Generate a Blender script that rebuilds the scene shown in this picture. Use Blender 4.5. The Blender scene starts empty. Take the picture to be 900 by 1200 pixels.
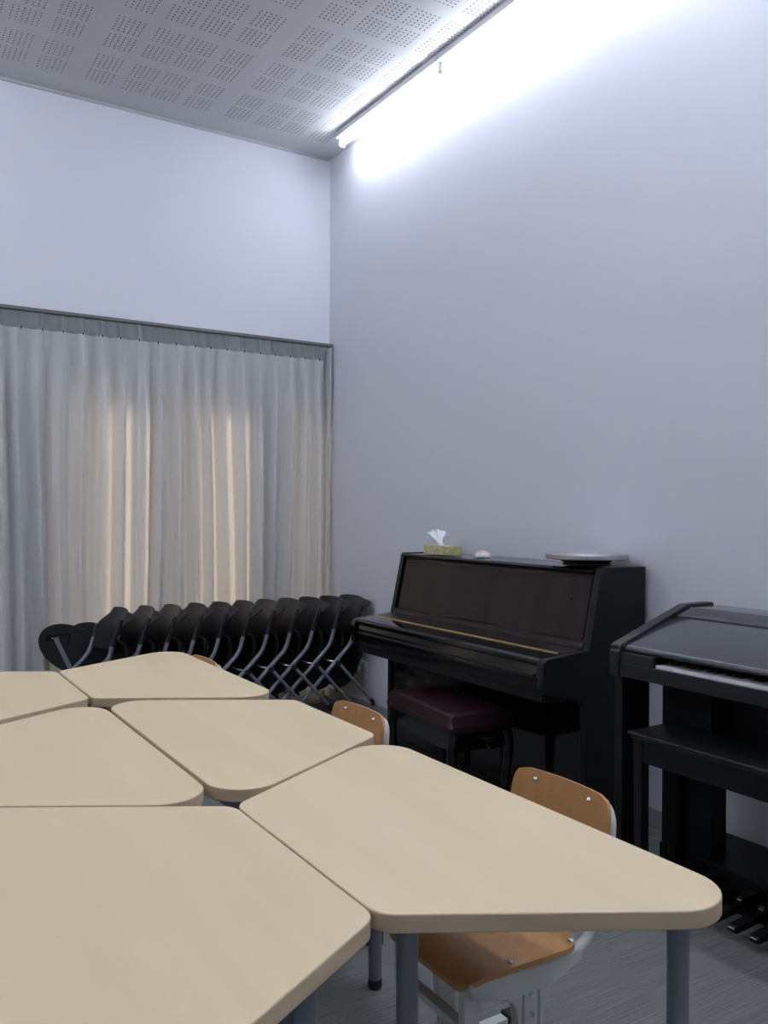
import bpy, bmesh, math, random
from mathutils import Vector, Matrix, noise
import numpy as np
random.seed(7)
C = bpy.context.scene.collection
sc = bpy.context.scene
PI = math.pi
H = 3.972            # ceiling height; room corner at the origin, room in x<0, y<0
XW, YB = -6.3, -9.0  # left wall, wall behind the camera

# ---------------------------------------------------------------- camera
cd = bpy.data.cameras.new('camera'); cam = bpy.data.objects.new('camera', cd); C.objects.link(cam)
r_ = Vector((0.84888975, -0.52854594, 0.00503703)); d_ = Vector((0.00349375, -0.0039186, -0.99998622)); f_ = Vector((0.5285584, 0.84889565, -0.00147985))
m = Matrix.Identity(4)
for i in range(3):
    m[i][0] = r_[i]; m[i][1] = -d_[i]; m[i][2] = -f_[i]
m.translation = (-2.99253, -5.58063, 1.38)
cam.matrix_world = m
cd.sensor_fit = 'VERTICAL'; cd.sensor_height = 36; cd.lens = 36 * 1002.28 / 1200
cd.clip_start = .05; cd.clip_end = 100
sc.camera = cam
# ---------------------------------------------------------------- light and exposure
w = bpy.data.worlds.new('world'); sc.world = w; w.use_nodes = True
bg = w.node_tree.nodes['Background']; bg.inputs[0].default_value = (1, .80, .58, 1); bg.inputs[1].default_value = .36
sd = bpy.data.lights.new('sun', 'SUN'); sun = bpy.data.objects.new('sun', sd); C.objects.link(sun)   # soft low sun behind the curtained windows
sd.energy = 2.0; sd.angle = math.radians(20); sd.color = (1, .80, .56)
sun.rotation_euler = Vector((.72, -.62, -.30)).to_track_quat('-Z', 'Y').to_euler()
TUBE = 17.5
TUBE_COL = (.82, .875, 1.0, 1)
sc.view_settings.view_transform = 'Standard'; sc.view_settings.look = 'None'
sc.view_settings.exposure = 1.38; sc.view_settings.gamma = 1; sc.view_settings.use_curve_mapping = False

# ---------------------------------------------------------------- materials
def mat(name, col, rough=.5, metal=0, spec=.5, coat=0, bump=None, var=None):
    M = bpy.data.materials.new(name); M.use_nodes = True
    nt = M.node_tree; b = nt.nodes['Principled BSDF']
    b.inputs['Base Color'].default_value = (*col, 1); b.inputs['Roughness'].default_value = rough
    b.inputs['Metallic'].default_value = metal; b.inputs['Specular IOR Level'].default_value = spec
    b.inputs['Coat Weight'].default_value = coat; b.inputs['Coat Roughness'].default_value = .04
    tc = nt.nodes.new('ShaderNodeTexCoord')
    if bump:
        scale, strength, dist = bump
        n = nt.nodes.new('ShaderNodeTexNoise'); n.inputs['Scale'].default_value = scale; n.inputs['Detail'].default_value = 4
        bp = nt.nodes.new('ShaderNodeBump'); bp.inputs['Strength'].default_value = strength; bp.inputs['Distance'].default_value = dist
        nt.links.new(tc.outputs['Object'], n.inputs['Vector']); nt.links.new(n.outputs['Fac'], bp.inputs['Height'])
        nt.links.new(bp.outputs['Normal'], b.inputs['Normal'])
    if var:   # (colour2, (sx,sy,sz), noise scale, low, high)
        c2, s, nsc, lo, hi = var
        mp = nt.nodes.new('ShaderNodeMapping'); mp.inputs['Scale'].default_value = s
        n = nt.nodes.new('ShaderNodeTexNoise'); n.inputs['Scale'].default_value = nsc; n.inputs['Detail'].default_value = 6
        rp = nt.nodes.new('ShaderNodeValToRGB'); rp.color_ramp.elements[0].position = lo; rp.color_ramp.elements[1].position = hi
        rp.color_ramp.elements[0].color = (*col, 1); rp.color_ramp.elements[1].color = (*c2, 1)
        nt.links.new(tc.outputs['Object'], mp.inputs[0]); nt.links.new(mp.outputs[0], n.inputs['Vector'])
        nt.links.new(n.outputs['Fac'], rp.inputs[0]); nt.links.new(rp.outputs[0], b.inputs['Base Color'])
    return M
M = {}
M['wall'] = mat('wall_paint', (.70, .705, .76), .85, spec=.2, bump=(260, .15, .002))
M['wallw'] = mat('white_wall_paint', (.77, .78, .83), .85, spec=.2, bump=(260, .15, .002))
M['ceiling'] = mat('ceiling_board', (.66, .66, .66), .9, spec=.15, bump=(180, .1, .001))
M['hole'] = mat('ceiling_hole', (.09, .09, .095), .95, spec=.1)
M['trim'] = mat('grey_trim', (.50, .51, .53), .6)
M['track'] = mat('dark_grey_track', (.16, .17, .17), .5)
M['skirt'] = mat('grey_skirting', (.36, .37, .39), .55)
M['metalw'] = mat('white_enamel', (.72, .73, .75), .4)
M['maple'] = mat('maple_laminate', (.78, .62, .385), .38, spec=.4, var=((.82, .66, .425), (5, .6, 5), 2.4, .3, .7))
M['mapleedge'] = mat('maple_edge_band', (.60, .47, .30), .45, var=((.66, .52, .34), (1, 1, 14), 6, .3, .7))  # same wood as the top, edge shading put into a darker colour
M['leg'] = mat('blue_grey_tube', (.21, .235, .27), .42, metal=.25)
M['tubegrey'] = mat('dark_grey_tube', (.23, .25, .28), .38, metal=.25)
M['rubber'] = mat('black_rubber', (.012, .012, .013), .6)
M['ply'] = mat('honey_plywood', (.54, .275, .095), .42, coat=.1, var=((.60, .315, .115), (10, 10, 1.2), 4, .3, .7))
M['cream'] = mat('cream_paint', (.62, .64, .60), .38)
M['rivet'] = mat('rivet_metal', (.75, .75, .75), .25, metal=1)
M['plastic'] = mat('black_plastic', (.010, .0115, .014), .46, bump=(500, .12, .0006))
M['seatblk'] = mat('black_fabric_plastic', (.007, .0085, .010), .8, spec=.2)
M['gloss'] = mat('polished_ebony', (.004, .004, .0045), .10, spec=.45, coat=.1)
M['satin'] = mat('satin_black', (.0065, .0075, .009), .42, spec=.3)
M['satin2'] = mat('satin_dark_grey', (.015, .0165, .020), .36, spec=.4)
M['rose'] = mat('dark_rosewood', (.013, .008, .009), .28, spec=.35, var=((.026, .017, .018), (1, 5, .8), 2.2, .35, .7))
M['lid'] = mat('glossy_charcoal_lid', (.030, .034, .042), .20, spec=.55, coat=.5)
M['brass'] = mat('brass', (.85, .66, .32), .42, metal=1)
M['vinyl'] = mat('burgundy_vinyl', (.019, .0045, .009), .38, spec=.35, bump=(220, .35, .001))
M['ivory'] = mat('white_key', (.80, .80, .78), .25)
M['alu'] = mat('brushed_aluminium', (.50, .51, .53), .38, metal=1)
M['alutop'] = mat('satin_aluminium', (.85, .87, .90), .25, metal=1)
M['box'] = mat('tissue_box_card', (.47, .45, .19), .75, var=((.66, .62, .36), (1, 1, 1), 60, .42, .6))
M['tissue'] = mat('tissue_paper', (.86, .88, .92), .9)
M['pink'] = mat('pink_plastic', (.75, .38, .38), .4)
M['whitep'] = mat('white_plastic', (.72, .74, .76), .4)
M['outlet'] = mat('outlet_plate', (.74, .75, .78), .4)

def carpet():
    K = mat('grey_carpet', (.1, .1, .1), .95, spec=.1); nt = K.node_tree; b = nt.nodes['Principled BSDF']
    tc = nt.nodes.new('ShaderNodeTexCoord')
    mp = nt.nodes.new('ShaderNodeMapping'); mp.inputs['Scale'].default_value = (2.4, 240, 1)
    n1 = nt.nodes.new('ShaderNodeTexNoise'); n1.inputs['Scale'].default_value = 1.6; n1.inputs['Detail'].default_value = 3
    n2 = nt.nodes.new('ShaderNodeTexNoise'); n2.inputs['Scale'].default_value = 420; n2.inputs['Detail'].default_value = 2
    mx = nt.nodes.new('ShaderNodeMix'); mx.data_type = 'FLOAT'; mx.inputs[0].default_value = .42
    rp = nt.nodes.new('ShaderNodeValToRGB'); rp.color_ramp.elements[0].position = .36; rp.color_ramp.elements[1].position = .64
    rp.color_ramp.elements[0].color = (.125, .128, .125, 1); rp.color_ramp.elements[1].color = (.285, .29, .285, 1)
    bp = nt.nodes.new('ShaderNodeBump'); bp.inputs['Distance'].default_value = .004; bp.inputs['Strength'].default_value = .7
    L = nt.links.new
    L(tc.outputs['Object'], mp.inputs[0]); L(mp.outputs[0], n1.inputs['Vector']); L(tc.outputs['Object'], n2.inputs['Vector'])
    L(n1.outputs['Fac'], mx.inputs[2]); L(n2.outputs['Fac'], mx.inputs[3]); L(mx.outputs[0], rp.inputs[0])
    L(rp.outputs[0], b.inputs['Base Color']); L(mx.outputs[0], bp.inputs['Height']); L(bp.outputs['Normal'], b.inputs['Normal'])
    return K
M['carpet'] = carpet()

def cloth(name, col, tcol, fac):
    K = bpy.data.materials.new(name); K.use_nodes = True; nt = K.node_tree; nt.nodes.clear(); L = nt.links.new
    o = nt.nodes.new('ShaderNodeOutputMaterial'); mx = nt.nodes.new('ShaderNodeMixShader'); mx.inputs[0].default_value = fac
    d = nt.nodes.new('ShaderNodeBsdfDiffuse'); t = nt.nodes.new('ShaderNodeBsdfTranslucent')
    d.inputs[0].default_value = (*col, 1); t.inputs[0].default_value = (*tcol, 1)
    tc = nt.nodes.new('ShaderNodeTexCoord'); mp = nt.nodes.new('ShaderNodeMapping'); mp.inputs['Scale'].default_value = (1, 1, .25)
    n = nt.nodes.new('ShaderNodeTexNoise'); n.inputs['Scale'].default_value = 260; n.inputs['Detail'].default_value = 3
    bp = nt.nodes.new('ShaderNodeBump'); bp.inputs['Strength'].default_value = .35; bp.inputs['Distance'].default_value = .002
    L(tc.outputs['Object'], mp.inputs[0]); L(mp.outputs[0], n.inputs['Vector']); L(n.outputs['Fac'], bp.inputs['Height'])
    L(bp.outputs['Normal'], d.inputs['Normal'])
    L(d.outputs[0], mx.inputs[1]); L(t.outputs[0], mx.inputs[2]); L(mx.outputs[0], o.inputs[0])
    return K
M['curtain'] = cloth('grey_curtain_cloth', (.70, .72, .73), (.70, .68, .64), .28)
M['header'] = cloth('curtain_header_cloth', (.27, .285, .285), (.3, .3, .29), .05)

def emit(name, col, s):
    K = bpy.data.materials.new(name); K.use_nodes = True; nt = K.node_tree; nt.nodes.clear()
    o = nt.nodes.new('ShaderNodeOutputMaterial'); e = nt.nodes.new('ShaderNodeEmission')
    e.inputs[0].default_value = col; e.inputs[1].default_value = s; nt.links.new(e.outputs[0], o.inputs[0]); return K
M['tube'] = emit('fluorescent_tube', TUBE_COL, TUBE)
M['tube_dim'] = emit('old_fluorescent_tube', TUBE_COL, TUBE * 1.2)  # brighter emission, used only by the added battens
def glass():
    K = bpy.data.materials.new('window_glass'); K.use_nodes = True; nt = K.node_tree; nt.nodes.clear(); L = nt.links.new
    o = nt.nodes.new('ShaderNodeOutputMaterial'); mx = nt.nodes.new('ShaderNodeMixShader'); mx.inputs[0].default_value = .07
    t = nt.nodes.new('ShaderNodeBsdfTransparent'); g = nt.nodes.new('ShaderNodeBsdfGlossy'); g.inputs['Roughness'].default_value = .02
    L(t.outputs[0], mx.inputs[1]); L(g.outputs[0], mx.inputs[2]); L(mx.outputs[0], o.inputs[0]); return K
M['glass'] = glass()

# ---------------------------------------------------------------- mesh helpers
def box(bm, x0, x1, y0, y1, z0, z1):
    vs = [bm.verts.new((x, y, z)) for z in (min(z0, z1), max(z0, z1)) for y in (min(y0, y1), max(y0, y1)) for x in (min(x0, x1), max(x0, x1))]
    for f in ((0, 2, 3, 1), (4, 5, 7, 6), (0, 1, 5, 4), (2, 6, 7, 3), (0, 4, 6, 2), (1, 3, 7, 5)): bm.faces.new([vs[i] for i in f])
    return vs
def B(*a):
    bm = bmesh.new(); box(bm, *a); return bm
def prism(bm, poly, axis, a, b):
    """poly: 2D points in the plane normal to axis ('x': (y,z), 'y': (x,z), 'z': (x,y))"""
    def P(p, t): return {'x': (t, p[0], p[1]), 'y': (p[0], t, p[1]), 'z': (p[0], p[1], t)}[axis]
    v0 = [bm.verts.new(P(p, a)) for p in poly]; v1 = [bm.verts.new(P(p, b)) for p in poly]; n = len(poly)
    fs = [bm.faces.new(v0[::-1]), bm.faces.new(v1)]
    for i in range(n): fs.append(bm.faces.new((v0[i], v0[(i + 1) % n], v1[(i + 1) % n], v1[i])))
    bmesh.ops.recalc_face_normals(bm, faces=fs)
    return v0 + v1
def tube(bm, pts, r, seg=12, cap=True, flat=1.0):
    pts = [Vector(p) for p in pts]; rings = []; up = None
    for i, p in enumerate(pts):
        t = ((pts[min(i + 1, len(pts) - 1)] - p).normalized() + (p - pts[max(i - 1, 0)]).normalized())
        t.normalize()
        if up is None:
            up = Vector((0, 1, 0)) if abs(t.y) < .9 else Vector((0, 0, 1))
        side = t.cross(up).normalized(); up2 = side.cross(t).normalized(); up = up2
        rr = r[i] if isinstance(r, (list, tuple)) else r
        rings.append([bm.verts.new(p + side * math.cos(2 * PI * k / seg) * rr + up2 * math.sin(2 * PI * k / seg) * rr * flat) for k in range(seg)])
    fs = []
    for a, b in zip(rings, rings[1:]):
        for k in range(seg): fs.append(bm.faces.new((a[k], a[(k + 1) % seg], b[(k + 1) % seg], b[k])))
    if cap: fs.append(bm.faces.new(rings[0][::-1])); fs.append(bm.faces.new(rings[-1]))
    bmesh.ops.recalc_face_normals(bm, faces=fs)
def fil(pts, r, n=5):
    """fillet the inner corners of an open 3D polyline"""
    pts = [Vector(p) for p in pts]; out = [pts[0]]
    for a, b, c in zip(pts, pts[1:], pts[2:]):
        u = (a - b); v = (c - b); k = min(r, u.length * .48, v.length * .48)
        p, q = b + u.normalized() * k, b + v.normalized() * k
        for i in range(n + 1):
            t = i / n; out.append(p * (1 - t) ** 2 + b * 2 * t * (1 - t) + q * t * t)
    out.append(pts[-1]); return out
def rpoly(poly, rad, n=8):
    """round the corners of a closed 2D polygon with true arcs"""
    out = []; N = len(poly)
    for i in range(N):
        a, b, c = Vector(poly[i - 1]), Vector(poly[i]), Vector(poly[(i + 1) % N]); r = rad[i] if isinstance(rad, (list, tuple)) else rad
        u = (a - b).normalized(); v = (c - b).normalized(); ang = u.angle(v); k = r / math.tan(ang / 2)
        o = b + (u + v).normalized() * (r / math.sin(ang / 2)); p = b + u * k; q = b + v * k
        a0 = math.atan2(p.y - o.y, p.x - o.x); a1 = math.atan2(q.y - o.y, q.x - o.x); da = (a1 - a0 + PI) % (2 * PI) - PI
        for j in range(n + 1):
            t = a0 + da * j / n; out.append((o.x + r * math.cos(t), o.y + r * math.sin(t)))
    return out
def lathe(bm, prof, seg=32, cx=0, cy=0):
    rings = [[bm.verts.new((cx + r * math.cos(2 * PI * k / seg), cy + r * math.sin(2 * PI * k / seg), z)) for k in range(seg)] for r, z in prof]
    fs = []
    for a, b in zip(rings, rings[1:]):
        for k in range(seg): fs.append(bm.faces.new((a[k], a[(k + 1) % seg], b[(k + 1) % seg], b[k])))
    fs.append(bm.faces.new(rings[0][::-1])); fs.append(bm.faces.new(rings[-1]))
    bmesh.ops.recalc_face_normals(bm, faces=fs)
def sphere(bm, c, r, sz=1.0, seg=12):
    res = bmesh.ops.create_uvsphere(bm, u_segments=seg, v_segments=seg // 2 + 2, radius=r)
    for v in res['verts']: v.co = Vector((v.co.x, v.co.y, v.co.z * sz)) + Vector(c)
def sheet(bm, fn, nu, nv, th=0):
    """grid surface fn(u,v)->xyz, u,v in 0..1, optionally thickened along its normal"""
    g = [[Vector(fn(i / nu, j / nv)) for i in range(nu + 1)] for j in range(nv + 1)]
    if th == 0:
        vv = [[bm.verts.new(p) for p in row] for row in g]
        for j in range(nv):
            for i in range(nu): bm.faces.new((vv[j][i], vv[j][i + 1], vv[j + 1][i + 1], vv[j + 1][i]))
        return
    nn = [[None] * (nu + 1) for _ in range(nv + 1)]
    for j in range(nv + 1):
        for i in range(nu + 1):
            du = g[j][min(i + 1, nu)] - g[j][max(i - 1, 0)]; dv = g[min(j + 1, nv)][i] - g[max(j - 1, 0)][i]
            nrm = du.cross(dv); nn[j][i] = nrm.normalized() if nrm.length > 1e-9 else Vector((0, 0, 1))
    A = [[bm.verts.new(g[j][i] + nn[j][i] * th / 2) for i in range(nu + 1)] for j in range(nv + 1)]
    Bv = [[bm.verts.new(g[j][i] - nn[j][i] * th / 2) for i in range(nu + 1)] for j in range(nv + 1)]
    fs = []
    for j in range(nv):
        for i in range(nu):
            fs.append(bm.faces.new((A[j][i], A[j][i + 1], A[j + 1][i + 1], A[j + 1][i]))); fs.append(bm.faces.new((Bv[j][i], Bv[j + 1][i], Bv[j + 1][i + 1], Bv[j][i + 1])))
    for i in range(nu):
        for j, s in ((0, 1), (nv, -1)):
            q = (A[j][i], Bv[j][i], Bv[j][i + 1], A[j][i + 1]); fs.append(bm.faces.new(q if s > 0 else q[::-1]))
    for j in range(nv):
        for i, s in ((0, -1), (nu, 1)):
            q = (A[j][i], Bv[j][i], Bv[j + 1][i], A[j + 1][i]); fs.append(bm.faces.new(q if s > 0 else q[::-1]))
    bmesh.ops.recalc_face_normals(bm, faces=fs)
def obj(name, bm, m, parent=None, loc=(0, 0, 0), bevel=0, seg=2, sharp=38, sub=0, label=None):
    me = bpy.data.meshes.new(name); bm.to_mesh(me); bm.free()
    for p in me.polygons: p.use_smooth = True
    me.set_sharp_from_angle(angle=math.radians(sharp))
    me.materials.append(M[m]); o = bpy.data.objects.new(name, me); C.objects.link(o); o.location = loc
    if parent: o.parent = parent
    if bevel:
        b = o.modifiers.new('bevel', 'BEVEL'); b.width = bevel; b.segments = seg; b.limit_method = 'ANGLE'; b.angle_limit = math.radians(35)
    if sub:
        s = o.modifiers.new('sub', 'SUBSURF'); s.levels = sub; s.render_levels = sub
    if label: o['label'] = label
    return o
def tag(o, label, cat, group=None):
    o['label'] = label; o['category'] = cat
    if group: o['group'] = group
    return o
def thing(name, label, cat, loc=(0, 0, 0), rz=0, group=None):
    o = bpy.data.objects.new(name, None); o.empty_display_size = .1; C.objects.link(o); o.location = loc; o.rotation_euler = (0, 0, rz)
    return tag(o, label, cat, group)
def struct(name, bm, m, parent=None, **k):
    o = obj(name, bm, m, parent, **k)
    if not parent: o['kind'] = 'structure'
    return o
def dup(root, loc, label=None):
    def cp(o, par):
        c = o.copy(); C.objects.link(c); c.parent = par
        for ch in o.children: cp(ch, c)
        return c
    r = cp(root, None); r.location = loc
    if label: r['label'] = label
    return r

# ================================================================ ROOM
struct('floor', B(XW, .3, YB, .3, -.05, 0), 'carpet')
struct('wall_right', B(0, .15, YB, .3, 0, H + .1), 'wall')
struct('wall_left', B(XW - .15, XW, YB, .3, 0, H + .1), 'wallw')
struct('wall_behind', B(XW, 0, YB - .15, YB, 0, H + .1), 'wallw')
# curtain wall with window openings
wins = [(-4.6, -4.05, ), (-3.75, -3.2), (-2.85, -2.35), (-1.93, -1.42), (-1.28, -.68), (-.36, -.10)]
ZT, ZB = 2.15, .06
bm = bmesh.new()
box(bm, XW, 0, 0, .18, ZT, H + .1); box(bm, XW, 0, 0, .18, 0, ZB)
xs = [XW] + [v for w_ in wins for v in w_] + [0]
for a, b in zip(xs[::2], xs[1::2]): box(bm, a, b, 0, .18, ZB, ZT)
struct('wall_back', bm, 'wallw')
for n, (a, b) in enumerate(wins):
    bm = bmesh.new(); t = .035
    box(bm, a, a + t, .10, .15, ZB, ZT); box(bm, b - t, b, .10, .15, ZB, ZT); box(bm, a + t, b - t, .10, .15, ZB, ZB + t); box(bm, a + t, b - t, .10, .15, ZT - t, ZT)
    wr = struct('window_%d' % (n + 1), bm, 'trim', bevel=.003)
    obj('glass_pane', B(a + t, b - t, .123, .128, ZB + t, ZT - t), 'glass', wr)
struct('baseboard_right', B(-.010, 0, YB, 0, 0, .082), 'skirt', bevel=.003)
struct('baseboard_back', B(XW, -.01, -.010, 0, 0, .058), 'skirt', bevel=.003)
struct('trim_1', B(XW, -.012, -.012, 0, H - .02, H), 'trim', bevel=.002)
struct('trim_2', B(-.008, 0, YB, 0, H - .012, H), 'trim', bevel=.002)

# perforated ceiling board: real recessed holes, six by six to a group
def ceiling():
    P = .0275; n = 6; half = P * n / 2
    cols = []
    for k in range(-1, 5):
        x0 = -1.737 + .889 - .889 * k
        for dx in (0, .214, .40, .613): cols.append(x0 + dx)
    cols = sorted(c for c in cols if -4.6 < c < -.12)
    rows = []
    yy = -.414
    while yy > -5.1:
        rows += [yy + .096, yy - .096]; yy -= .4435
    rows = sorted(rows)
    # grid lines: block boundaries
    X = [XW]; bx = []
    for c in cols: bx.append(len(X)); X += [c - half, c + half]
    X.append(0.0)
    Y = [YB]; by = []
    for c in rows: by.append(len(Y)); Y += [c - half, c + half]
    Y.append(0.0)
    V = []; F = []; MI = []
    def quad(x0, x1, y0, y1):
        i = len(V); V.extend([(x0, y0, H), (x0, y1, H), (x1, y1, H), (x1, y0, H)]); F.append((i, i + 1, i + 2, i + 3)); MI.append(0)
    for j in range(len(Y) - 1):
        for i in range(len(X) - 1):
            if not (i in bx and j in by): quad(X[i], X[i + 1], Y[j], Y[j + 1])
    R = .0047; D = .009; K = 8
    ring = [(R * math.cos(2 * PI * (k + .5) / K), R * math.sin(2 * PI * (k + .5) / K)) for k in range(K)]
    h = P / 2
    sq = []
    for cx_, cy_ in ring:
        s = h / max(abs(cx_), abs(cy_)); sq.append((cx_ * s, cy_ * s))
    # square outline runs through its corners: snap
    corner = [(h, h), (-h, h), (-h, -h), (h, -h)]
    outer = []
    for k in range(K): outer.append(sq[k])
    for c in cols:
        for r in rows:
            for a in range(n):
                for b in range(n):
                    ox = c - half + (a + .5) * P; oy = r - half + (b + .5) * P; i = len(V)
                    V.extend((ox + q[0], oy + q[1], H) for q in outer)
                    V.extend((ox + q[0], oy + q[1], H) for q in ring)
                    V.extend((ox + q[0], oy + q[1], H + D) for q in ring)
                    V.extend((ox + q[0], oy + q[1], H) for q in corner)
                    for k in range(K):
                        k2 = (k + 1) % K
                        F.append((i + k, i + K + k, i + K + k2, i + k2)); MI.append(0)
                        F.append((i + K + k, i + 2 * K + k, i + 2 * K + k2, i + K + k2)); MI.append(1)
                    F.append(tuple(i + 2 * K + k for k in range(K))); MI.append(1)
                    for ci, (k, k2) in enumerate(((0, 1), (2, 3), (4, 5), (6, 7))):
                        F.append((i + k, i + k2, i + 3 * K + ci)); MI.append(0)
    me = bpy.data.meshes.new('ceiling'); me.from_pydata(V, [], F); me.materials.append(M['ceiling']); me.materials.append(M['hole'])
    me.polygons.foreach_set('material_index', MI); me.update()
    o = bpy.data.objects.new('ceiling', me); C.objects.link(o); o['kind'] = 'structure'
    o['label'] = 'perforated grey ceiling board'
    struct('ceiling_slab', B(XW, 0, YB, .0, H + .02, H + .1), 'ceiling')
ceiling()

# ---------------------------------------------------------------- strip lights: right wall row, plus unseen battens added for brightness
def strip_light(x, y, label, tm='tube'):
    """1.2 m batten: housing on the ceiling, lampholders, bare tube below. y = far end, runs towards -y"""
    t = thing('strip_light', label, 'light', (x, y, H), 0, 'fluorescent battens along the walls')
    L = 1.2
    obj('housing', B(-.048, .048, -L + .002, -.002, -.036, 0), 'metalw', t, bevel=.004)
    for yy in (-.012, -L + .012):
        bm = bmesh.new(); prism(bm, rpoly([(-.016, -.036), (.016, -.036), (.022, -.092), (-.022, -.092)], .006, 3), 'y', yy - .0115, yy + .0115)
        obj('lampholder', bm, 'metalw', t, bevel=.001)
    bm = bmesh.new(); tube(bm, [(0, -.024, -.071), (0, -L + .024, -.071)], .0145, 16); obj('tube', bm, tm, t)
    return t
XF = -.135
sl = ['white fluorescent batten on the ceiling edge nearest the curtain wall corner', 'white fluorescent batten second from the curtain wall, passing out of the frame top',
      'white fluorescent batten above the electronic organ, out of frame', 'white fluorescent batten above the right wall beside the camera, out of frame',
      'white fluorescent batten on the right wall behind the camera, out of frame', 'white fluorescent batten at the far rear of the right wall, out of frame']
for k in range(5): strip_light(XF, -.40 - 1.2 * k, sl[k])
sl = ['first', 'second', 'third', 'fourth', 'fifth', 'sixth']
for k in range(3): strip_light(XW + .25, -.60 - 1.3 * k, sl[k] + ' fluorescent batten from the curtain along the left wall, out of frame', 'tube_dim')  # unseen left row, added to raise the room's brightness
for k in range(2): strip_light(-3.2, -.40 - 1.30 * k, sl[k] + ' fluorescent batten from the curtain along the middle of the ceiling, out of frame', 'tube_dim')  # unseen middle row, added for brightness at a guessed position
for k in range(2): strip_light(-1.4, -3.1 - 1.25 * k, ['fluorescent batten on the ceiling above the foremost table, out of frame', 'fluorescent batten on the ceiling right of the camera, out of frame'][k], 'tube_dim')  # unseen pair added to light the front table and lower right wall
strip_light(-1.4, -5.6, 'fluorescent batten on the ceiling behind the camera near the right wall, out of frame', 'tube_dim')  # unseen batten added to brighten the table edges
strip_light(-1.4, -6.9, 'fluorescent batten on the ceiling well behind the camera, out of frame', 'tube_dim')  # another unseen batten, added as fill for surfaces facing the camera

# ---------------------------------------------------------------- curtain rail and curtain
PL = [-2.139, -2.018, -1.899, -1.783, -1.664, -1.552, -1.433, -1.311, -1.192, -1.064, -.957, -.842, -.718, -.597, -.487, -.369, -.254, -.138]
while PL[0] > -4.7: PL.insert(0, PL[0] - .12)
ZR = 2.592
rail = thing('curtain_rail', 'slim grey curtain rail fixed to the white wall above the curtain', 'curtain rail', (-2.4, -.060, ZR))
obj('track', B(-2.3, 2.385, -.030, .030, -.020, .0), 'track', rail, bevel=.002)
for k in range(8):
    obj('bracket', B(-2.2 + .62 * k, -2.17 + .62 * k, .030, .060, -.018, -.002), 'trim', rail)
ctn = thing('curtain', 'long grey pinch pleated curtain covering the whole window wall', 'curtain', (-2.4, -.075, 0))
def pleat_phase(x):
    import bisect
    i = bisect.bisect_right(PL, x) - 1
    if i < 0: return -1 + (x - PL[0] + .12) / .12
    if i >= len(PL) - 1: return len(PL) - 1 + (x - PL[-1]) / .12
    return i + (x - PL[i]) / (PL[i + 1] - PL[i])
def cur_y(x, z):
    ph = pleat_phase(x); fr = ph - round(ph)
    dtop = ZR - .03 - z
    pin = -.024 * math.exp(-(fr / .11) ** 2)                       # pinched pleat
    if dtop < .095:
        return pin * (.75 + .25 * dtop / .095) + .004 * math.cos(2 * PI * ph)
    s = min(1, (dtop - .095) / .35); s = s * s * (3 - 2 * s)
    g = noise.noise(Vector((x * 1.7, z * .35, 3.1))) * .9 + noise.noise(Vector((x * 5.1, z * .5, 9.4))) * .35
    ph2 = ph + s * g * .55
    A = .018 + .017 * s + .012 * noise.noise(Vector((x * 2.3, z * .3, 5.5)))
    c = math.cos(2 * PI * ph2)
    wave = -A * (.55 * c + .45 * abs(c) * c) + .007 * s * math.cos(2 * PI * ph2 * 1.57 + 1.3)
    pinch = pin * (1 - s)
    return wave * (.35 + .65 * s) + pinch * .9 - .004
def curtain_part(name, x0, x1, z0, z1, nx, nz, m, th=0):
    bm = bmesh.new()
    vv = []
    for j in range(nz + 1):
        z = z0 + (z1 - z0) * (j / nz) ** .6
        vv.append([bm.verts.new((x + 2.4, cur_y(x, z) - th, z)) for x in (x0 + (x1 - x0) * i / nx for i in range(nx + 1))])
    for j in range(nz):
        for i in range(nx): bm.faces.new((vv[j][i], vv[j][i + 1], vv[j + 1][i + 1], vv[j + 1][i]))
    return obj(name, bm, m, ctn, sharp=180)
curtain_part('cloth_panel', -4.68, -.085, ZR - .126, .02, 1150, 44, 'curtain')
curtain_part('pleated_header', -4.68, -.085, ZR - .026, ZR - .127, 1150, 5, 'header')
for p in PL:
    bm = bmesh.new(); box(bm, p + 2.4 - .003, p + 2.4 + .003, cur_y(p, ZR - .127) - .006, cur_y(p, ZR - .127) + .002, ZR - .136, ZR - .122); obj('pleat_tack', bm, 'seatblk', ctn)
c2 = thing('return_curtain', 'narrow dark strip of curtain hanging in the corner by the right wall', 'curtain', (-.045, -.07, 0))
bm = bmesh.new(); sheet(bm, lambda u, v: (-.022 + .05 * u, -.012 * math.cos(u * 3 * PI) + .004 * math.sin(v * 5), .03 + (ZR - .06) * v), 24, 20)
obj('cloth_panel', bm, 'curtain', c2, sharp=180)
bm = bmesh.new(); sheet(bm, lambda u, v: (-.024 + .052 * u, -.015 * math.cos(u * 3 * PI), ZR - .127 + .10 * v), 24, 2)
obj('pleated_header', bm, 'header', c2, sharp=180)

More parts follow.
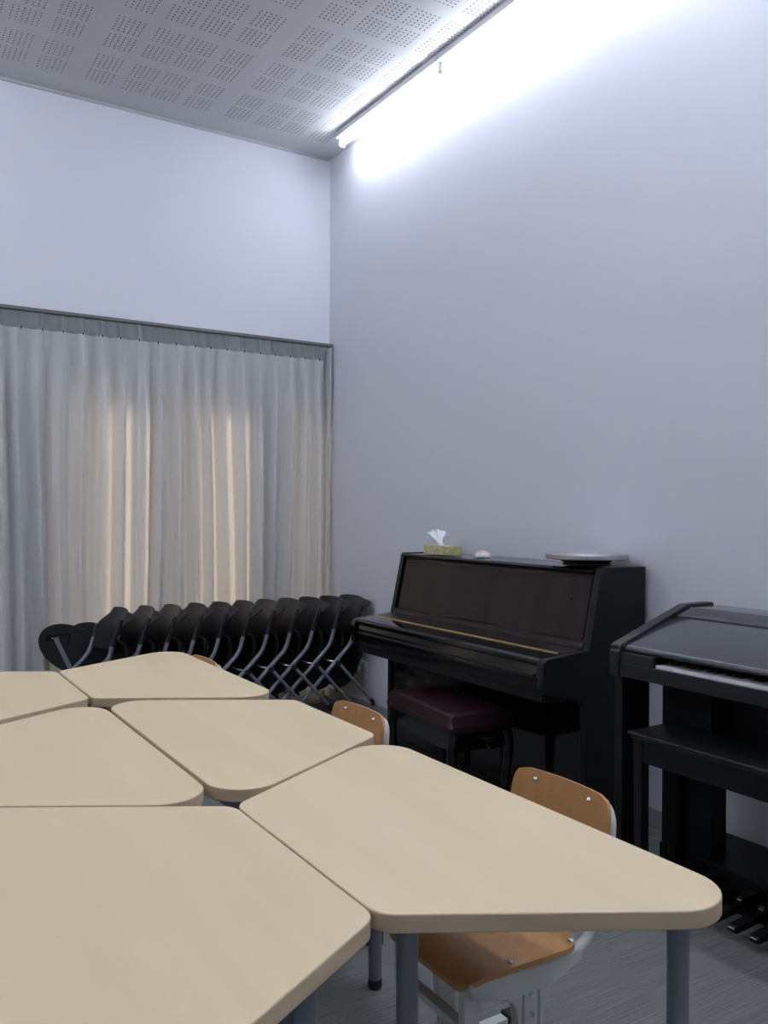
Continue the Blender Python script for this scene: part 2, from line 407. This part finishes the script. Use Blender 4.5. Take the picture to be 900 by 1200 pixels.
# ================================================================ TABLES (half-hexagon tops)
ZTBL = .72; THK = .032
def table(loc, side, long=1.2, short=.59, depth=.59, label='', legs=None):
    """short side at local x=0, long side at x=side*depth, centred on y=0"""
    t = thing('trapezoid_table', label, 'table', loc, 0, 'trapezoid tables pushed together')
    poly = [(0, -short / 2), (side * depth, -long / 2), (side * depth, long / 2), (0, short / 2)]
    if side < 0: poly = poly[::-1]
    rad = [.058, .098, .098, .058]
    bm = bmesh.new(); prism(bm, rpoly(poly, rad, 12), 'z', ZTBL - THK, ZTBL)
    top = obj('tabletop', bm, 'maple', t, bevel=.0025, seg=2, sharp=30)
    top.data.materials.append(M['mapleedge'])
    for p in top.data.polygons:
        if abs(p.normal.z) < .5: p.material_index = 1
    legs = legs or [(.10, -.248), (.10, .248), (depth - .075, -.47), (depth - .075, .47)]
    for x, y in legs:
        bm = bmesh.new(); tube(bm, [(side * x, y, .028), (side * x, y, ZTBL - THK - .001)], .0195, 20)
        l = obj('leg', bm, 'leg', t)
        bm = bmesh.new(); lathe(bm, [(.0175, 0), (.0205, .004), (.0205, .026), (.018, .0285)], 20, side * x, y); obj('foot_cap', bm, 'rubber', l)
    bm = bmesh.new(); z0, z1 = ZTBL - THK - .045, ZTBL - THK - .001
    fr = [(legs[0][0], legs[0][1]), (legs[2][0], legs[2][1]), (legs[3][0], legs[3][1]), (legs[1][0], legs[1][1])]
    for a, b in zip(fr, fr[1:] + fr[:1]):
        pa, pb = Vector((side * a[0], a[1], 0)), Vector((side * b[0], b[1], 0)); d = (pb - pa).normalized(); nrm = Vector((-d.y, d.x, 0)) * .01
        pa = pa + d * .022; pb = pb - d * .022
        prism(bm, [tuple((pa + nrm)[:2]), tuple((pb + nrm)[:2]), tuple((pb - nrm)[:2]), tuple((pa - nrm)[:2])], 'z', z0, z1)
    obj('apron_frame', bm, 'leg', t)
    return t
XM = -2.2685
table((XM + .0075, -4.087, 0), 1, 1.284, .609, .587, label='maple trapezoid table nearest the right wall, its rounded tip towards the electronic organ', legs=[(.10, -.243), (.10, .247), (.560, .617), (.513, -.487)])
table((XM + .003 + .59, -3.160, 0), -1, 1.22, .545, .587, label='maple trapezoid table in the middle of the cluster, pointing at the piano bench', legs=[(.20, -.195), (.10, .250), (.515, -.47), (.515, .47)])
table((XM - .006, -2.214, 0), 1, 1.23, .587, .59, label='small looking far maple trapezoid table in front of the stacked folding chairs')
table((XM - .003 - .59, -3.160, 0), 1, 1.22, .545, .587, label='maple trapezoid table on the left between the front table and the far left table')
table((XM - .015, -2.214, 0), -1, 1.23, .587, .59, label='maple trapezoid table at the far left, cut off by the left edge of the photo')
table((XM + .0035, -4.090, 0), -1, 1.284, .609, .587, label='large foreground maple trapezoid table at the bottom left of the photo')

# ================================================================ SCHOOL CHAIRS (facing -x)
def school_chair(loc, label):
    t = thing('school_chair', label, 'chair', loc, 0, 'plywood school chairs at the tables')
    # seat: x from -.17 (front) to .16 (rear), y +-.17, top .42
    P = rpoly([(-.175, -.165), (.15, -.175), (.15, .175), (-.175, .165)], [.05, .06, .06, .05], 8)
    bm = bmesh.new()
    bmesh.ops.create_grid(bm, x_segments=1, y_segments=1, size=.0001); bm.clear()
    def sz(x, y): return .418 - .010 * math.exp(-((x - .03) / .1) ** 2) * (1 - (y / .19) ** 2) - max(0, -x - .11) ** 2 * 6
    N = len(P); rings = []
    for s in (1, .93, .8, .6, .35, .1):
        rings.append([(p[0] * s, p[1] * s) for p in P])
    top = [[bm.verts.new((x, y, sz(x, y) + .006)) for x, y in r] for r in rings]; bot = [[bm.verts.new((x, y, sz(x, y) - .006)) for x, y in r] for r in rings]
    fs = []
    for S in (top, bot):
        for a, b in zip(S, S[1:]):
            for k in range(N): fs.append(bm.faces.new((a[k], a[(k + 1) % N], b[(k + 1) % N], b[k])))
        fs.append(bm.faces.new(S[-1]))
    for k in range(N): fs.append(bm.faces.new((top[0][k], top[0][(k + 1) % N], bot[0][(k + 1) % N], bot[0][k])))
    bmesh.ops.recalc_face_normals(bm, faces=fs)
    seat = obj('seat', bm, 'ply', t)
    for x, y in ((-.05, -.150), (.125, -.150), (-.05, .150), (.125, .150)):
        bm = bmesh.new(); sphere(bm, (x, y, .4245), .0075, .5); obj('rivet', bm, 'rivet', seat)
    # backrest: plywood sheet z .50..-.73, curved about z, leaning back
    BW, Z0, Z1 = .167, .545, .722
    def bp(u, v):
        y = (u - .5) * 2; e = .0
        zc = (Z0 + Z1) / 2; hh = (Z1 - Z0) / 2
        vv = (v - .5) * 2
        # superellipse squeeze for rounded corners
        k = (1 - abs(vv) ** 4) ** (1 / 2.6) if abs(vv) < 1 else 0
        k = .72 + .28 * k
        yy = y * BW * k
        z = zc + vv * hh
        x = .225 + (z - .72) * .18 - .020 * (yy / BW) ** 2 + .03
        return (x, yy, z)
    bm = bmesh.new(); sheet(bm, bp, 20, 24, .010)
    back = obj('backrest', bm, 'ply', t)
    for y in (-.093, .093):
        for z in (.700, .575):
            x = bp(.5, .5)[0] * 0 + .225 + (z - .72) * .18 - .020 * (y / BW) ** 2 + .03 - .007
            bm = bmesh.new(); sphere(bm, (x, y, z), .0075, 1); obj('rivet', bm, 'rivet', back)
    # frame
    for s in (-1, 1):
        y = s * .148
        pts = [(-.16, y, .395), (.10, y, .392), (.175, y, .405), (.216, s * .150, .47), (.234, s * .153, .58), (.242, s * .157, .64), (.248, s * .151, .680), (.263, s * .115, .696), (.266, s * .05, .696)]
        bm = bmesh.new(); tube(bm, fil(pts, .03, 4), .0125, 12); obj('back_tube', bm, 'cream', t)
        bm = bmesh.new(); prism(bm, rpoly([(-.165, .400), (.155, .400), (.150, .378), (.040, .34), (.030, .20), (-.030, .20), (-.040, .34), (-.160, .378)], [.004, .004, .004, .045, .004, .004, .045, .004], 4), 'y', y - .012 + s * .0, y + .012)
        pl = obj('side_plate', bm, 'cream', t, bevel=.004)
        for z in (.345, .305, .265):
            bm = bmesh.new(); tube(bm, [(0, y + s * .012, z), (0, y + s * .019, z)], .0065, 6); obj('bolt', bm, 'rivet', pl)
        bm = bmesh.new()
        for xx in (-.022, .022): box(bm, xx - .003, xx + .003, y + s * .0115, y + s * .0135, .24, .35)
        obj('slot_groove', bm, 'skirt', pl)
        bm = bmesh.new(); box(bm, -.024, .024, y - .009, y + .009, .0855, .20); obj('leg', bm, 'cream', t, bevel=.004)
        bm = bmesh.new(); box(bm, -.19, .20, y - .014, y + .014, .052, .086); ft = obj('foot_tube', bm, 'cream', t)
        for a, b in ((-.205, -.175), (.185, .235)):
            bm = bmesh.new(); box(bm, a, b, y - .017, y + .017, .0, .094); obj('end_cap', bm, 'rubber', ft, bevel=.004)
    bm = bmesh.new(); tube(bm, [(-.13, -.125, .388), (-.13, .125, .388)], .010, 10); tube(bm, [(.0, -.116, .16), (.0, .116, .16)], .011, 10)
    obj('cross_bar', bm, 'cream', t)
    bm = bmesh.new(); box(bm, -.155, -.125, -.115, .115, .285, .300); rk = obj('front_rail', bm, 'metalw', t, bevel=.003)
    for s in (-1, 1):
        bm = bmesh.new(); box(bm, -.16, -.12, s * .113 - .001, s * .135, .27, .385); obj('rail_bracket', bm, 'cream', rk, bevel=.002)
    return t
ch = school_chair((-1.752, -4.035, 0), 'honey plywood school chair at the nearest table, its seat showing below the tabletop')
dup(ch, (-1.785, -3.110, 0), 'honey plywood school chair at the middle table, in front of the piano and its bench')
dup(ch, (-1.905, -1.955, 0), 'mostly hidden plywood school chair tucked behind the far table by the stacked folding chairs')

# ================================================================ NESTED FOLDING CHAIRS WITH TABLETS (facing -x)
def folding_chair(loc, label):
    """local origin: floor below the tip of the backrest lip, near side (towards the camera) y=0, far side y=+.44"""
    t = thing('folding_chair', label, 'chair', loc, 0, 'black folding chairs nested in a row')
    W = .44
    def bk(u, v):
        y = u * W; z = .545 + .240 * v; q = (u - .5) * 2
        x = -.070 + .062 * v + .060 * (1 - q * q) ** 1.0 + .022 * max(0, v - .62) / .38 * (1 + .3 * abs(q))
        lip = math.exp(-((u - .0) / .10) ** 2) + math.exp(-((u - 1.0) / .10) ** 2)
        w_ = min(1, max(0, (v - .66) / .34)); x += .055 * lip * w_ * w_ * (3 - 2 * w_)
        z -= .020 * (q ** 6) * v
        z += .012 * v * math.sin(PI * u)
        return (x, y, z)
    bm = bmesh.new(); sheet(bm, bk, 28, 16, .010); obj('backrest', bm, 'plastic', t, sub=1)
    pth = [(.035, .600), (.040, .52), (.025, .42), (-.02, .31), (-.075, .235), (-.14, .205)]
    def st(u, v):
        f = v * (len(pth) - 1); i = min(int(f), len(pth) - 2); a = f - i
        x = pth[i][0] * (1 - a) + pth[i + 1][0] * a; z = pth[i][1] * (1 - a) + pth[i + 1][1] * a
        k = .5 - (.5 - .08) * 0
        wv = 1 - .22 * max(0, (v - .7) / .3) ** 2 - .12 * max(0, (.2 - v) / .2) ** 2
        return (x + .012 * math.cos(u * PI - PI / 2), W / 2 + (u - .5) * .35 * wv, z)
    bm = bmesh.new(); sheet(bm, st, 14, 20, .030); obj('seat', bm, 'seatblk', t, sub=1)
    for y, far in ((0, 0), (W, 1)):
        s = -1 if not far else 1
        fr = fil([(-.052, y, .615), (-.083, y, .505), (-.198, y, .394), (-.41, y, .19), (-.545, y, .062)], .045, 5)
        bm = bmesh.new(); tube(bm, fr, .0128, 12); obj('front_leg', bm, 'tubegrey', t)
        bm = bmesh.new(); tube(bm, fil([(-.004, y, .752), (-.03, y, .69), (-.0535, y, .605)], .03, 4), [.010] + [.0145] * 6 if 0 else .0145, 12) if not far else tube(bm, [(-.035, y, .68), (-.0535, y, .605)], .0145, 12); obj('tube_sleeve', bm, 'plastic', t)
        yo = y + s * .027
        bm = bmesh.new(); tube(bm, [(-.185, yo, .382), (.058, yo, .118)], .0105, 12); l = obj('rear_leg', bm, 'tubegrey', t)
        bm = bmesh.new(); tube(bm, [(.050, yo, .1266), (.074, yo, .1006)], .0135, 12); tube(bm, [(.072, yo, .104), (.074, yo, .080)], .013, 10); obj('foot_cap', bm, 'rubber', l)
        bm = bmesh.new(); tube(bm, [(-.190, y - s * .012, .388), (-.190, yo + s * .014, .388)], .0145, 12); pv = obj('pivot', bm, 'rubber', t)
        bm = bmesh.new(); tube(bm, fil([(-.195, y - s * .006, .392), (-.245, y - s * .03, .400), (-.25, y - s * .07, .405)], .02, 3), .006, 8); obj('link_rod', bm, 'rivet', pv)
        # caster
        bm = bmesh.new(); tube(bm, [(-.558, y - .011, .028), (-.558, y + .011, .028)], .028, 18); tube(bm, [(-.545, y, .064), (-.553, y, .045)], .010, 8)
        obj('caster', bm, 'rubber', t)
    bm = bmesh.new(); tube(bm, [(-.43, 0, .171), (-.43, W, .171)], .009, 10); obj('cross_bar', bm, 'tubegrey', t)
    # writing tablet, folded beside the far arm, overlapping like shingles
    ca, sa = math.cos(math.radians(-11)), math.sin(math.radians(-11))
    cx, cy, cz = -.135, W + .055, .510
    def T(p):   # tablet plane local (a along x, b depth, z) -> chair local
        return (cx + p[0] * ca - p[1] * sa, cy + p[0] * sa + p[1] * ca, p[2])
    tl = math.radians(-31); out = []
    for k in range(44):
        a = 2 * PI * k / 44; ex, ez = .245 * math.cos(a), (.135 + .012 * math.cos(a) * -1) * math.sin(a)
        out.append((ex * math.cos(tl) - ez * math.sin(tl), cz + ex * math.sin(tl) + ez * math.cos(tl)))
    bm = bmesh.new(); v0 = [bm.verts.new(T((x, -.006, z))) for x, z in out]; v1 = [bm.verts.new(T((x, .006, z))) for x, z in out]
    fs = [bm.faces.new(v0), bm.faces.new(v1[::-1])] + [bm.faces.new((v0[k], v0[(k + 1) % 44], v1[(k + 1) % 44], v1[k])) for k in range(44)]
    bmesh.ops.recalc_face_normals(bm, faces=fs)
    tb = obj('writing_tablet', bm, 'plastic', t, bevel=.002)
    bm = bmesh.new()
    def bar(x0, z0, x1, z1, wd, d0, d1):
        d = Vector((x1 - x0, z1 - z0)).normalized(); n_ = Vector((-d.y, d.x)) * wd / 2
        q = [(x0 + n_.x, z0 + n_.y), (x1 + n_.x, z1 + n_.y), (x1 - n_.x, z1 - n_.y), (x0 - n_.x, z0 - n_.y)]
        a = [bm.verts.new(T((x, d0, z))) for x, z in q]; b = [bm.verts.new(T((x, d1, z))) for x, z in q]
        f = [bm.faces.new(a), bm.faces.new(b[::-1])] + [bm.faces.new((a[i], a[(i + 1) % 4], b[(i + 1) % 4], b[i])) for i in range(4)]
        bmesh.ops.recalc_face_normals(bm, faces=f)
    bar(-.175, .618, -.045, .624, .010, -.014, -.007); bar(-.045, .624, -.055, .55, .010, -.014, -.007); bar(-.18, .60, -.12, .60, .028, -.014, -.007)
    obj('tablet_bracket', bm, 'seatblk', tb)
    bm = bmesh.new(); bar(-.150, .603, -.108, .603, .008, -.026, -.015); bar(-.128, .606, -.035, .40, .026, -.024, -.015)
    obj('tablet_arm', bm, 'tubegrey', tb)
    return t
LX0, PITCH = -.105, .158
fl = ['rightmost folding chair of the nested row, its foot against the right wall', 'second folding chair from the right wall in the nested row',
      'third folding chair from the right wall in the nested row', 'fourth folding chair from the right wall in the nested row', 'fifth folding chair from the right wall in the nested row',
      'middle folding chair of the nested row, right of the hidden school chair', 'folding chair behind the hidden plywood school chair back',
      'fourth folding chair from the left end of the nested row', 'third folding chair from the left end of the nested row', 'second folding chair from the left end of the nested row',
      'leftmost folding chair of the nested row, its black oval tablet fully in view']
for k in range(11):
    loc = (LX0 - PITCH * k, -.672, 0)
    if k == 0: fc = folding_chair(loc, fl[0])
    else: dup(fc, loc, fl[k])

# ================================================================ UPRIGHT PIANO (back to the right wall, keys towards -x)
YL, YR = -1.445, -3.0
pn = thing('upright_piano', 'black polished upright piano with closed lid against the right wall', 'piano', (0, 0, 0))
prof = [(-.03, .02), (-.03, 1.141), (-.292, 1.141), (-.302, 1.128), (-.372, .800), (-.600, .782), (-.622, .770), (-.630, .75), (-.630, .66), (-.615, .640), (-.42, .590), (-.388, .56), (-.388, .02)]
for a, b in ((YL - .035, YL), (YR, YR + .035)):
    bm = bmesh.new(); prism(bm, prof, 'y', a, b); obj('side_panel', bm, 'satin' if a == YR else 'gloss', pn, bevel=.003)
    for x in (-.34, -.09):
        bm = bmesh.new(); lathe(bm, [(.016, 0), (.018, .006), (.018, .0195)], 12, x, (a + b) / 2); obj('glide', bm, 'rubber', pn)
a, b = YR + .036, YL - .036
bm = bmesh.new(); prism(bm, rpoly([(-.035, 1.115), (-.035, 1.139), (-.300, 1.136), (-.316, 1.127), (-.306, 1.112)], .004, 3), 'y', a, b); obj('top_lid', bm, 'gloss', pn)
bm = bmesh.new(); prism(bm, [(-.291, 1.110), (-.271, 1.110), (-.335, .805), (-.357, .805)], 'y', a, b); fp = obj('upper_frame', bm, 'gloss', pn)
def slant(z, off=0): return -.291 - (1.110 - z) / (1.110 - .805) * .066 - off
bm = bmesh.new(); prism(bm, [(slant(1.098, .0045), 1.098), (slant(1.098, .0005), 1.098), (slant(.835, .0005), .835), (slant(.835, .0045), .835)], 'y', a + .02, b - .02)
up = obj('upper_panel', bm, 'rose', pn, bevel=.0015, label='dark brown rosewood grain panel above the keyboard lid')
for y, z in ((-1.56, 1.0), (-2.84, 1.0)):
    bm = bmesh.new(); x = slant(z, .0045); tube(bm, [(x, y, z), (x - .006, y, z)], .005, 10); obj('panel_knob', bm, 'rubber', up)
bm = bmesh.new(); prism(bm, [(slant(.83, .002), .83), (slant(.83, .016), .826), (-.379, .803), (-.36, .803)], 'y', a, b); obj('panel_foot_rail', bm, 'rose', pn)
bm = bmesh.new(); prism(bm, [(-.36, .802), (-.495, .7925), (-.495, .772), (-.36, .772)], 'y', a, b); obj('fallboard', bm, 'rose', pn)
bm = bmesh.new(); prism(bm, rpoly([(-.503, .7925), (-.604, .7815), (-.619, .772), (-.619, .752), (-.503, .752)], [.002, .006, .006, .002, .002], 3), 'y', a, b); obj('fallboard_front', bm, 'gloss', pn)
bm = bmesh.new(); prism(bm, [(-.4955, .7950), (-.5025, .7945), (-.5025, .772), (-.4955, .772)], 'y', a + .015, b - .0); obj('lid_hinge', bm, 'brass', pn, label='long brass hinge strip along the lid')
bm = bmesh.new(); prism(bm, rpoly([(-.560, .751), (-.612, .751), (-.616, .70), (-.616, .640), (-.560, .640)], .003, 2), 'y', a, b); obj('key_slip', bm, 'gloss', pn)
bm = bmesh.new(); prism(bm, rpoly([(-.614, .716), (-.624, .713), (-.624, .705), (-.614, .700)], .002, 2), 'y', a + .03, b - .03); obj('slip_molding', bm, 'satin2', pn)
bm = bmesh.new(); box(bm, -.60, -.06, a, b, .600, .639); obj('keybed', bm, 'satin', pn)
bm = bmesh.new(); box(bm, -.376, -.356, a, b, .10, .590); obj('bottom_panel', bm, 'gloss', pn)
bm = bmesh.new(); box(bm, -.380, -.04, a, b, .03, .095); obj('bottom_rail', bm, 'satin', pn, bevel=.003)
bm = bmesh.new(); box(bm, -.08, -.035, a, b, .097, 1.10); obj('back_frame', bm, 'satin', pn)
for y in (-2.13, -2.23, -2.33):
    bm = bmesh.new(); tube(bm, [(-.381, y, .062), (-.44, y, .056), (-.47, y, .048)], [.008, .010, .018], 10, flat=1); obj('pedal', bm, 'brass', pn)

# ---- things on the piano
def tissue_box():
    t = thing('tissue_box', 'yellow green tissue box with white tissues on the left end of the piano', 'tissue box', (-.215, -1.735, 1.142), math.radians(86))
    bm = bmesh.new(); box(bm, -.112, .112, -.055, .055, .0, .047); obj('carton', bm, 'box', t, bevel=.002)
    bm = bmesh.new(); prism(bm, rpoly([(-.06, -.02), (.06, -.02), (.06, .02), (-.06, .02)], .019, 6), 'z', .0475, .0485); obj('slot_rim', bm, 'tissue', t)
    random.seed(3)
    bm = bmesh.new()
    for (dx, dy, h, ln, tw, fan) in ((.00, .0, .075, .045, .3, .04), (.02, .005, .088, .035, -.6, .034), (-.02, -.004, .060, -.085, .9, .034), (.03, 0, .045, .095, 1.6, .026)):
        def fn(u, v, dx=dx, dy=dy, h=h, ln=ln, tw=tw, fan=fan):
            a = tw + (u - .5) * 1.6; r = .010 + fan * v * (1 + .5 * math.sin(u * 9 + h * 90))
            n_ = noise.noise(Vector((u * 4 + dx * 90, v * 3, 1.3)))
            return (dx + ln * v ** 1.4 + r * math.cos(a) * 1.1 + .008 * n_, dy + r * math.sin(a) + .010 * n_ * v + .006 * math.sin(u * 14) * v, .049 + h * v * (1 - .25 * abs(u - .5)) + .006 * n_)
        sheet(bm, fn, 22, 10, .0008)
    obj('tissue', bm, 'tissue', t, sharp=70)
tissue_box()
t = thing('small_dome_case', 'small white dome shaped case with pink top on the piano beside the tissue box', 'case', (-.195, -2.065, 1.1395))
bm = bmesh.new(); lathe(bm, [(.036, 0), (.042, .004), (.042, .010), (.038, .018), (.030, .025)], 28); obj('base_shell', bm, 'whitep', t)
bm = bmesh.new(); lathe(bm, [(.030, .0252), (.024, .030), (.014, .034), (.004, .0355)], 28); obj('top_cap', bm, 'pink', t)
t = thing('turntable', 'round silver turntable on a black base on the right end of the piano', 'turntable', (-.203, -2.815, 1.1405))
bm = bmesh.new(); lathe(bm, [(.095, 0), (.105, .003), (.105, .010), (.100, .014), (.110, .020), (.125, .0295)], 40); obj('base', bm, 'rubber', t)
bm = bmesh.new(); lathe(bm, [(.11, .0300), (.174, .0300), (.181, .034), (.181, .050), (.178, .053), (.165, .0535)], 64); obj('disc_rim', bm, 'alu', t)
bm = bmesh.new(); lathe(bm, [(.105, .0538), (.100, .0575), (.092, .059), (.02, .059)], 48); obj('disc_center', bm, 'alutop', t, label='raised pale silver centre')

# ---- piano bench
pb = thing('piano_bench', 'piano bench with burgundy vinyl cushion and curved black legs', 'bench', (-.615, -2.335, 0), math.radians(-6))
LB, WB = .31, .165     # half length (y), half width (x)
def cus(u, v):
    x = (u - .5) * 2 * (WB + .005); y = (v - .5) * 2 * (LB + .005)
    ex = min(1, (1 - abs(u - .5) * 2) / .16); ey = min(1, (1 - abs(v - .5) * 2) / .09)
    hgt = .055 * math.sqrt(max(0, 1 - (1 - ex) ** 2)) * math.sqrt(max(0, 1 - (1 - ey) ** 2))
    return (x, y, .445 + hgt)
bm = bmesh.new(); sheet(bm, cus, 24, 40)
obj('cushion', bm, 'vinyl', pb)
bm = bmesh.new(); prism(bm, rpoly([(-WB - .005, -LB - .005), (WB + .005, -LB - .005), (WB + .005, LB + .005), (-WB - .005, LB + .005)], .02, 4), 'z', .425, .4455); obj('cushion_side', bm, 'vinyl', pb)
bm = bmesh.new(); box(bm, -WB + .012, WB - .012, -LB + .012, LB - .012, .412, .4245); obj('seat_board', bm, 'satin', pb)
bm = bmesh.new()
for s in (-1, 1): box(bm, s * (WB - .03) - .010, s * (WB - .03) + .010, -LB + .05, LB - .05, .335, .411); box(bm, -WB + .05, WB - .05, s * (LB - .03) - .010, s * (LB - .03) + .010, .335, .411)
obj('apron', bm, 'gloss', pb, bevel=.002)
for sx in (-1, 1):
    for sy in (-1, 1):
        x, y = sx * (WB - .03), sy * (LB - .03)
        bm = bmesh.new(); tube(bm, fil([(x, y, .411), (x + sx * .012, y + sy * .012, .33), (x + sx * .002, y + sy * .002, .20), (x - sx * .008, y - sy * .008, .08), (x + sx * .012, y + sy * .012, .0)], .08, 5),
                               [.027 - .0135 * min(1, i / 16) + (.004 if i > 20 else 0) for i in range(20)], 12)
        obj('leg', bm, 'gloss', pb)
bm = bmesh.new(); tube(bm, [(0, -LB - .06, .385), (0, -LB + .02, .385)], .008, 10); lathe(bm, [(.02, 0), (.02, .001)], 8); obj('adjust_spindle', bm, 'satin', pb)
bmk = bmesh.new(); tube(bmk, [(0, -LB - .078, .385), (0, -LB - .058, .385)], .024, 18); obj('adjust_knob', bmk, 'gloss', pb)

# ================================================================ ELECTRONIC ORGAN
YO = -3.325; YO2 = -4.56
og = thing('electronic_organ', 'black electronic organ with sloping lid, keyboard strip and pedals by the right wall', 'organ', (0, 0, 0))
prof = [(-.03, .775), (-.03, .985), (-.060, 1.021), (-.212, 1.019), (-.585, .892), (-.592, .885), (-.592, .8705), (-.599, .868), (-.599, .775)]
for a, b in ((YO - .045, YO), (YO2, YO2 + .045)):
    bm = bmesh.new(); prism(bm, prof, 'y', a, b); obj('cheek', bm, 'satin2', og, bevel=.004)
    bm = bmesh.new(); box(bm, -.574, -.424, a + .005, b - .005, .03, .774); obj('leg_panel', bm, 'satin', og, bevel=.003)
    bm = bmesh.new(); box(bm, -.60, -.06, a + .002, b - .002, 0, .029); obj('foot_board', bm, 'satin', og, bevel=.003)
a, b = YO2 + .046, YO - .046
bm = bmesh.new(); prism(bm, rpoly([(-.035, .96), (-.035, .985), (-.062, 1.012), (-.205, 1.010), (-.281, .983), (-.281, .960)], .004, 3), 'y', a, b); obj('rear_lid', bm, 'lid', og)
bm = bmesh.new(); prism(bm, rpoly([(-.294, .955), (-.292, .977), (-.560, .889), (-.574, .878), (-.574, .868)], .003, 3), 'y', a, b); obj('front_lid', bm, 'lid', og, label='glossy charcoal sloping lid over the keys')
bm = bmesh.new(); box(bm, -.56, -.035, a, b, .776, .812); obj('key_bed', bm, 'satin', og)
bm = bmesh.new(); box(bm, -.592, -.581, a, b, .776, .8285); obj('front_rail', bm, 'satin2', og, bevel=.003)
bm = bmesh.new(); box(bm, -.590, -.30, b - .15, b, .820, .866); obj('key_block', bm, 'satin2', og, bevel=.003)
bm = bmesh.new(); box(bm, -.590, -.30, a, a + .15, .820, .866); obj('key_block', bm, 'satin2', og, bevel=.003)
bm = bmesh.new(); box(bm, -.44, -.43, a + .151, b - .151, 0.813, .905); obj('key_backboard', bm, 'satin', og)
ky = b - .153; KW = .0235; nk = int((ky - (a + .153)) / KW)
wm = None
for k in range(nk):
    y1 = ky - KW * k
    if wm is None:
        bm = bmesh.new(); prism(bm, rpoly([(-.578, .820), (-.578, .8385), (-.441, .8385), (-.441, .820)], .0015, 2), 'y', -.0112, .0112); wk = obj('white_key', bm, 'ivory', og, loc=(0, y1 - KW / 2, 0)); wm = wk
    else:
        wk = wm.copy(); C.objects.link(wk); wk.parent = og; wk.location = (0, y1 - KW / 2, 0)
bkm = None
for k in range(nk - 1):
    if (k % 7) in (2, 6): continue
    y1 = ky - KW * (k + 1)
    if bkm is None:
        bm = bmesh.new(); prism(bm, [(-.535, .8395), (-.528, .8500), (-.441, .8505), (-.441, .8395)], 'y', -.0055, .0055); bkm = obj('black_key', bm, 'rubber', og, loc=(0, y1, 0), bevel=.001)
    else:
        kk = bkm.copy(); C.objects.link(kk); kk.parent = og; kk.location = (0, y1, 0)
# lower case
bm = bmesh.new(); box(bm, -.36, -.27, YO - .265, YO - .046, .1255, .774); obj('speaker_cabinet', bm, 'satin', og, bevel=.003)
bm = bmesh.new(); box(bm, -.36, -.27, YO2 + .046, YO2 + .265, .1255, .774); obj('speaker_cabinet', bm, 'satin', og, bevel=.003)
bm = bmesh.new(); box(bm, -.262, -.05, a + .01, b - .05, .42, .774); obj('knee_panel', bm, 'satin', og, bevel=.003)
bm = bmesh.new(); box(bm, -.374, -.07, YO2 + .047, YO - .047, .0, .124); pbx = obj('pedal_housing', bm, 'satin', og, bevel=.003)
for k in range(12):
    y = YO - .20 - .08 * k
    bm = bmesh.new(); prism(bm, rpoly([(-.59, .030), (-.59, .055), (-.377, .066), (-.377, .042)], .004, 2), 'y', y - .016, y + .016); pd = obj('foot_pedal', bm, 'satin', og, bevel=.003)
    bm = bmesh.new(); box(bm, -.5925, -.5905, y - .010, y + .010, .046, .049); obj('pedal_marker', bm, 'metalw', pd)
for k in range(11):
    if k % 7 in (2, 6) or k == 7: continue
    y = YO - .24 - .08 * k
    bm = bmesh.new(); prism(bm, rpoly([(-.495, .078), (-.495, .110), (-.377, .106), (-.377, .075)], .006, 2), 'y', y - .012, y + .012); pd = obj('short_pedal', bm, 'satin', og, bevel=.003)
    bm = bmesh.new(); box(bm, -.4975, -.4955, y - .008, y + .008, .098, .101); obj('pedal_marker', bm, 'metalw', pd)
bm = bmesh.new(); box(bm, -.40, -.378, -4.09, -3.50, .0, .028); obj('pedal_sill', bm, 'satin', og)
# organ bench
ob = thing('organ_bench', 'long black wooden bench with molded edge in front of the electronic organ', 'bench', (-.490, -3.793, 0))
hx, hy = .125, .363
bm = bmesh.new(); prism(bm, rpoly([(-hx, .578), (-hx, .592), (hx, .592), (hx, .578)], .005, 3), 'y', -hy, hy); prism(bm, rpoly([(-hx + .008, .566), (-hx + .008, .5778), (hx - .008, .5778), (hx - .008, .566)], .003, 2), 'y', -hy + .008, hy - .008)
obj('bench_top', bm, 'satin2', ob)
bm = bmesh.new()
for s in (-1, 1): box(bm, s * (hx - .03) - .009, s * (hx - .03) + .009, -hy + .05, hy - .05, .485, .5655); box(bm, -hx + .05, hx - .05, s * (hy - .03) - .009, s * (hy - .03) + .009, .485, .5655)
obj('apron', bm, 'satin', ob, bevel=.002)
for sx in (-1, 1):
    for sy in (-1, 1):
        bm = bmesh.new(); x, y = sx * (hx - .033), sy * (hy - .033); vs = box(bm, x - .019, x + .019, y - .019, y + .019, 0, .5655)
        for v in vs:
            if v.co.z < .1: v.co.x = x + (v.co.x - x) * .8; v.co.y = y + (v.co.y - y) * .8
        obj('leg', bm, 'satin', ob, bevel=.003)

# ================================================================ OUTLET
ot = thing('wall_outlet', 'pale wall outlet plate with small plug low on the right wall', 'outlet', (-.0005, -.508, .286))
bm = bmesh.new(); prism(bm, rpoly([(-.055, -.06), (.055, -.06), (.055, .06), (-.055, .06)], .006, 4), 'x', -.008, 0); obj('cover_plate', bm, 'outlet', ot, bevel=.002)
bm = bmesh.new(); box(bm, -.011, -.0085, -.035, .035, -.045, .045); obj('socket_module', bm, 'whitep', ot, bevel=.001)
bm = bmesh.new(); box(bm, -.030, -.0115, .012, .036, -.010, .022); obj('plug', bm, 'whitep', ot, bevel=.003)
bm = bmesh.new()
for y in (-.018,):
    for z in (-.03, .0, .03): box(bm, -.0122, -.0112, y - .008, y - .005, z - .005, z + .005); box(bm, -.0122, -.0112, y + .004, y + .007, z - .005, z + .005)
obj('socket_slots', bm, 'rubber', ot)
